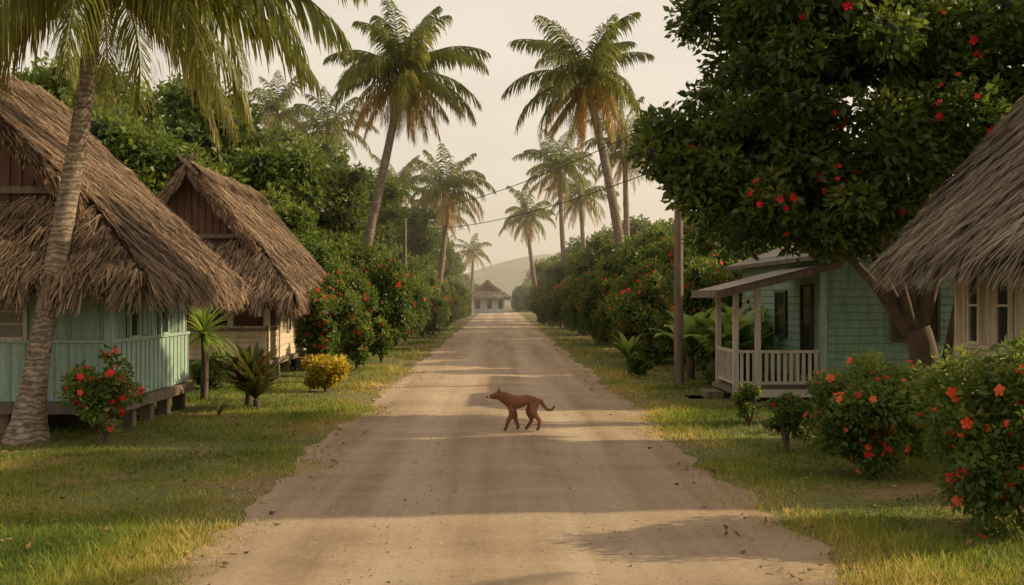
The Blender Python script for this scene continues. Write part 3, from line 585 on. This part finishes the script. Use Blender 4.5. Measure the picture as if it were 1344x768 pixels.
def slab(q,t,m):
    rf.poly(q,m); rf.poly([(a,b_,c-t) for a,b_,c in q],m)
    for i in range(4): a=q[i];c=q[(i+1)%4]; rf.poly([a,c,(c[0],c[1],c[2]-t),(a[0],a[1],a[2]-t)],m)
slab([(3.6,17.6,2.03),(3.6,19.9,2.03),(5.75,19.9,2.57),(5.75,17.6,2.57)],.07,M_iron)
rf.box(3.58,3.599,17.6,19.9,1.91,2.04,M_gwood); rf.beam((3.6,17.59,1.94),(5.7,17.59,2.47),.03,.1,M_gwood)
slab([(5.2,17.5,2.62),(5.2,24.5,2.62),(7.95,24.5,3.6),(7.95,17.5,3.6)],.08,M_iron); slab([(10.7,17.5,2.62),(10.7,24.5,2.62),(7.952,24.5,3.6),(7.952,17.5,3.6)],.08,M_iron)
rf.poly([(5.5,18.0,2.7),(10.4,18.0,2.7),(7.95,18.0,3.5)],M_sea); rf.make('roof',h)
h.location=(.08,0.4,-.12)
h=empty('thatched_pink_house'); wl=B(); wl.box(7.2,11.5,28.5,33,.3,2.2,M_pink); wl.box(7.15,11.5,28.45,33,0,.298,M_gwood); win_y(wl,28.5,8,8.7,1.1,1.8,M_white); win_y(wl,28.5,9.8,10.5,1.1,1.8,M_white); wl.make('walls',h)
thatch_roof(h,6.6,9.35,12.1,27.8,28.6,33.6,1.95,2.9,4.3,M_thatchg,dens=200,W=.03)
h=empty('distant_thatched_house'); wl=B(); wl.box(-3.2,.6,118,122,0,2.0,painted('pale_blue_paint',(.5,.56,.6))); 
for x in(-2.6,-1.3,-.1): wl.box(x,x+.5,117.95,117.99,.5,1.5,M_glass)
wl.make('walls',h); thatch_roof(h,1.1,-1.3,-3.7,117.3,118.6,122.6,1.9,2.6,3.6,M_thatchg,dens=60,W=.06)
# ---------------------------------------------------------------- pole and wires
e=empty('utility_pole'); 
V,F=tube(spline([(3.72,22,-.1),(3.70,22,2.5),(3.72,22,5.6)],20),np.linspace(.105,.08,20),12); obj('pole',mesh_arr('pole',V,F,M_gwood,smooth=True),e)
bb=B(); bb.beam((3.2,21.9,5.25),(4.2,21.9,5.25),.08,.1,M_gwood)
for x in(3.25,3.72,4.15): bb.box(x-.03,x+.03,21.87,21.93,5.3,5.42,M_white)
bb.make('crossarm',e)
e2=empty('utility_pole'); V,F=tube(spline([(-4.6,52,0),(-4.6,52,3),(-4.6,52,6.2)],10),np.linspace(.11,.09,10),10); obj('pole',mesh_arr('pole',V,F,M_gwood,smooth=True),e2)
bb=B(); bb.beam((-5.1,52,6),(-4.1,52,6),.08,.1,M_gwood); bb.make('crossarm',e2)
M_wire=plain('wire',(.03,.03,.03),.5,.1,bmp=0)
we=empty('power_lines')
for a,c,sag in(((3.25,22,5.4),(-4.9,52,6.05),.5),((3.72,22,4.6),(-4.6,52,5.2),.5)):
    a=np.array(a);c=np.array(c);t=np.linspace(0,1,24)[:,None]; P=a+(c-a)*t; P[:,2]-=(4*sag*t*(1-t))[:,0]
    V,F=tube(P,np.full(24,.012),5); obj('wire',mesh_arr('wire',V,F,M_wire),we)
# ---------------------------------------------------------------- dog
def dog():
    e=empty('brown_dog',(.31,14.15,.018))
    S=[(.15,0,.428,.094,.102),(.07,0,.415,.090,.096),(-.03,0,.398,.104,.122),(-.12,0,.392,.11,.138),(-.19,0,.425,.09,.112),(-.255,0,.458,.070,.082),(-.325,0,.482,.068,.062),(-.38,0,.468,.046,.042),(-.445,0,.455,.031,.029),
       (.225,0,.425,.038,.038),(.275,0,.35,.027,.027),(.33,0,.285,.023,.023),(.395,0,.285,.021,.021),(.43,0,.345,.014,.014)]
    E=[(0,1),(1,2),(2,3),(3,4),(4,5),(5,6),(6,7),(7,8),(0,9),(9,10),(10,11),(11,12),(12,13)]
    def leg(root,pts):
        prev=root
        for p in pts: S.append((p[0],p[1],p[2],p[3]*1.5,p[4]*1.5)); E.append((prev,len(S)-1)); prev=len(S)-1
    leg(3,[(-.155,-.055,.32,.042,.05),(-.128,-.064,.245,.029,.034),(-.195,-.064,.14,.019,.020),(-.22,-.064,.045,.015,.016),(-.252,-.064,.023,.019,.014)])
    leg(3,[(-.150,.055,.32,.042,.05),(-.108,.064,.245,.029,.034),(-.088,.064,.135,.019,.020),(-.05,.064,.052,.015,.016),(-.08,.064,.023,.019,.014)])
    leg(0,[(.155,-.05,.345,.054,.064),(.125,-.064,.26,.038,.046),(.225,-.064,.16,.019,.021),(.215,-.064,.05,.015,.016),(.18,-.064,.023,.019,.014)])
    leg(0,[(.145,.05,.345,.054,.064),(.078,.064,.26,.038,.046),(.13,.064,.148,.019,.021),(.065,.064,.045,.015,.016),(.035,.064,.023,.019,.014)])
    me=bpy.data.meshes.new('body'); me.from_pydata([s[:3] for s in S],E,[]); o=obj('body',me,e)
    m,nt,b=newmat('brown_fur'); nz=noise(nt,60,4,vec=pos(nt,(1,1,2))); nz2=noise(nt,7,3,vec=pos(nt)); mq=N(nt,'ShaderNodeMixRGB'); mq.inputs[0].default_value=.5; nt.links.new(nz.outputs[0],mq.inputs[1]); nt.links.new(nz2.outputs[0],mq.inputs[2])
    r=ramp(nt,[(.35,(.115,.043,.02)),(.65,(.26,.105,.048))]); nt.links.new(mq.outputs[0],r.inputs[0]); nt.links.new(r.outputs[0],b.inputs['Base Color']); b.inputs['Roughness'].default_value=.85; bump(nt,b,nz.outputs[0],.7,.01)
    md=o.modifiers.new('skin','SKIN'); md.use_smooth_shade=True; md.branch_smoothing=.6
    for i,s in enumerate(S): me.skin_vertices[0].data[i].radius=(s[3],s[4]); me.skin_vertices[0].data[i].use_root=(i==0)
    me.materials.append(m); sb=o.modifiers.new('sub','SUBSURF'); sb.levels=2; sb.render_levels=2
    bb=B(); md_=plain('dog_dark',(.03,.015,.01),.4,.1,bmp=0)
    for s in(-1,1):
        y=s*.032
        pts=[(-.288,y-s*.012,.517),(-.34,y+s*.004,.522),(-.30,y+s*.025,.503),(-.302,y+s*.028,.585)]
        for f in((0,1,3),(1,2,3),(2,0,3),(0,2,1)): bb.poly([pts[i] for i in f],m)
    bb.make('ears',e)
    import bmesh
    bm=bmesh.new()
    for p,r_ in(((-.362,-.041,.493),.008),((-.362,.041,.493),.008),((-.470,0,.459),.014)):
        q=bmesh.ops.create_icosphere(bm,subdivisions=2,radius=r_)
        for v in q['verts']: v.co+=Vector(p)
    me2=bpy.data.meshes.new('eyes'); bm.to_mesh(me2); bm.free(); me2.materials.append(md_); obj('eyes_and_nose',me2,e)
dog()
def hill(x,y): return 17*np.exp(-((x-18)/36)**2-((y-360)/60)**2)+5*np.exp(-((x+60)/60)**2-((y-400)/60)**2)+6*np.exp(-((x-90)/60)**2-((y-400)/60)**2)+.8*np.sin(x*.1)*np.cos(y*.08)-1.5
grid('hills',np.linspace(-260,260,90),np.linspace(240,480,30),hill,plain('hill_forest_hazy',(.17,.18,.12),.95,.4,.15))  # forest tone paled, some distance haze is put into the colour
hb=B(); mh=bpy.data.materials.new('air_haze'); mh.use_nodes=True; nt=mh.node_tree; nt.nodes.remove(nt.nodes['Principled BSDF'])
vs=N(nt,'ShaderNodeVolumeScatter'); vs.inputs['Color'].default_value=(1,.92,.78,1); vs.inputs['Density'].default_value=.0025; vs.inputs['Anisotropy'].default_value=.3
nt.links.new(vs.outputs[0],nt.nodes['Material Output'].inputs['Volume'])
hb.box(-120,120,34,330,-1,16,mh); hb.make('haze')
# ---------------------------------------------------------------- light, world, camera
el,az=math.radians(24),math.radians(81)
sd=Vector((math.sin(az)*math.cos(el),math.cos(az)*math.cos(el),math.sin(el)))
L=bpy.data.lights.new('sun','SUN'); L.energy=5.0; L.angle=math.radians(.6); L.color=(1,.78,.47); so=bpy.data.objects.new('sun',L); so.rotation_euler=(-sd).to_track_quat('-Z','Y').to_euler(); link(so)
w=bpy.data.worlds.new('World'); scene.world=w; w.use_nodes=True; nt=w.node_tree; bg=nt.nodes['Background']
sk=N(nt,'ShaderNodeTexSky'); sk.sky_type='NISHITA'; sk.sun_disc=False; sk.sun_elevation=el; sk.sun_rotation=az; sk.dust_density=3
nt.links.new(sk.outputs[0],bg.inputs[0]); bg.inputs[1].default_value=.05
tc=N(nt,'ShaderNodeTexCoord'); mp=N(nt,'ShaderNodeMapping'); mp.inputs['Scale'].default_value=(1,1,3); nt.links.new(tc.outputs['Generated'],mp.inputs[0])
nz=noise(nt,2.2,6,.55,vec=mp.outputs[0]); r=ramp(nt,[(.3,(.66,.53,.38)),(.7,(.88,.72,.53))]); nt.links.new(nz.outputs[0],r.inputs[0])
b2=N(nt,'ShaderNodeBackground'); nt.links.new(r.outputs[0],b2.inputs[0]); b2.inputs[1].default_value=.95
ad=N(nt,'ShaderNodeAddShader'); nt.links.new(bg.outputs[0],ad.inputs[0]); nt.links.new(b2.outputs[0],ad.inputs[1]); nt.links.new(ad.outputs[0],nt.nodes['World Output'].inputs[0])
cam=bpy.data.cameras.new('camera'); co=bpy.data.objects.new('camera',cam); link(co); co.location=(0,0,1.8); co.rotation_euler=(math.pi/2,0,0)
cam.sensor_width=36; cam.lens=37.5; cam.shift_x=.0126; cam.shift_y=.0045; cam.clip_end=3000
scene.camera=co
scene.view_settings.view_transform='Standard'; scene.view_settings.look='None'; scene.view_settings.exposure=0
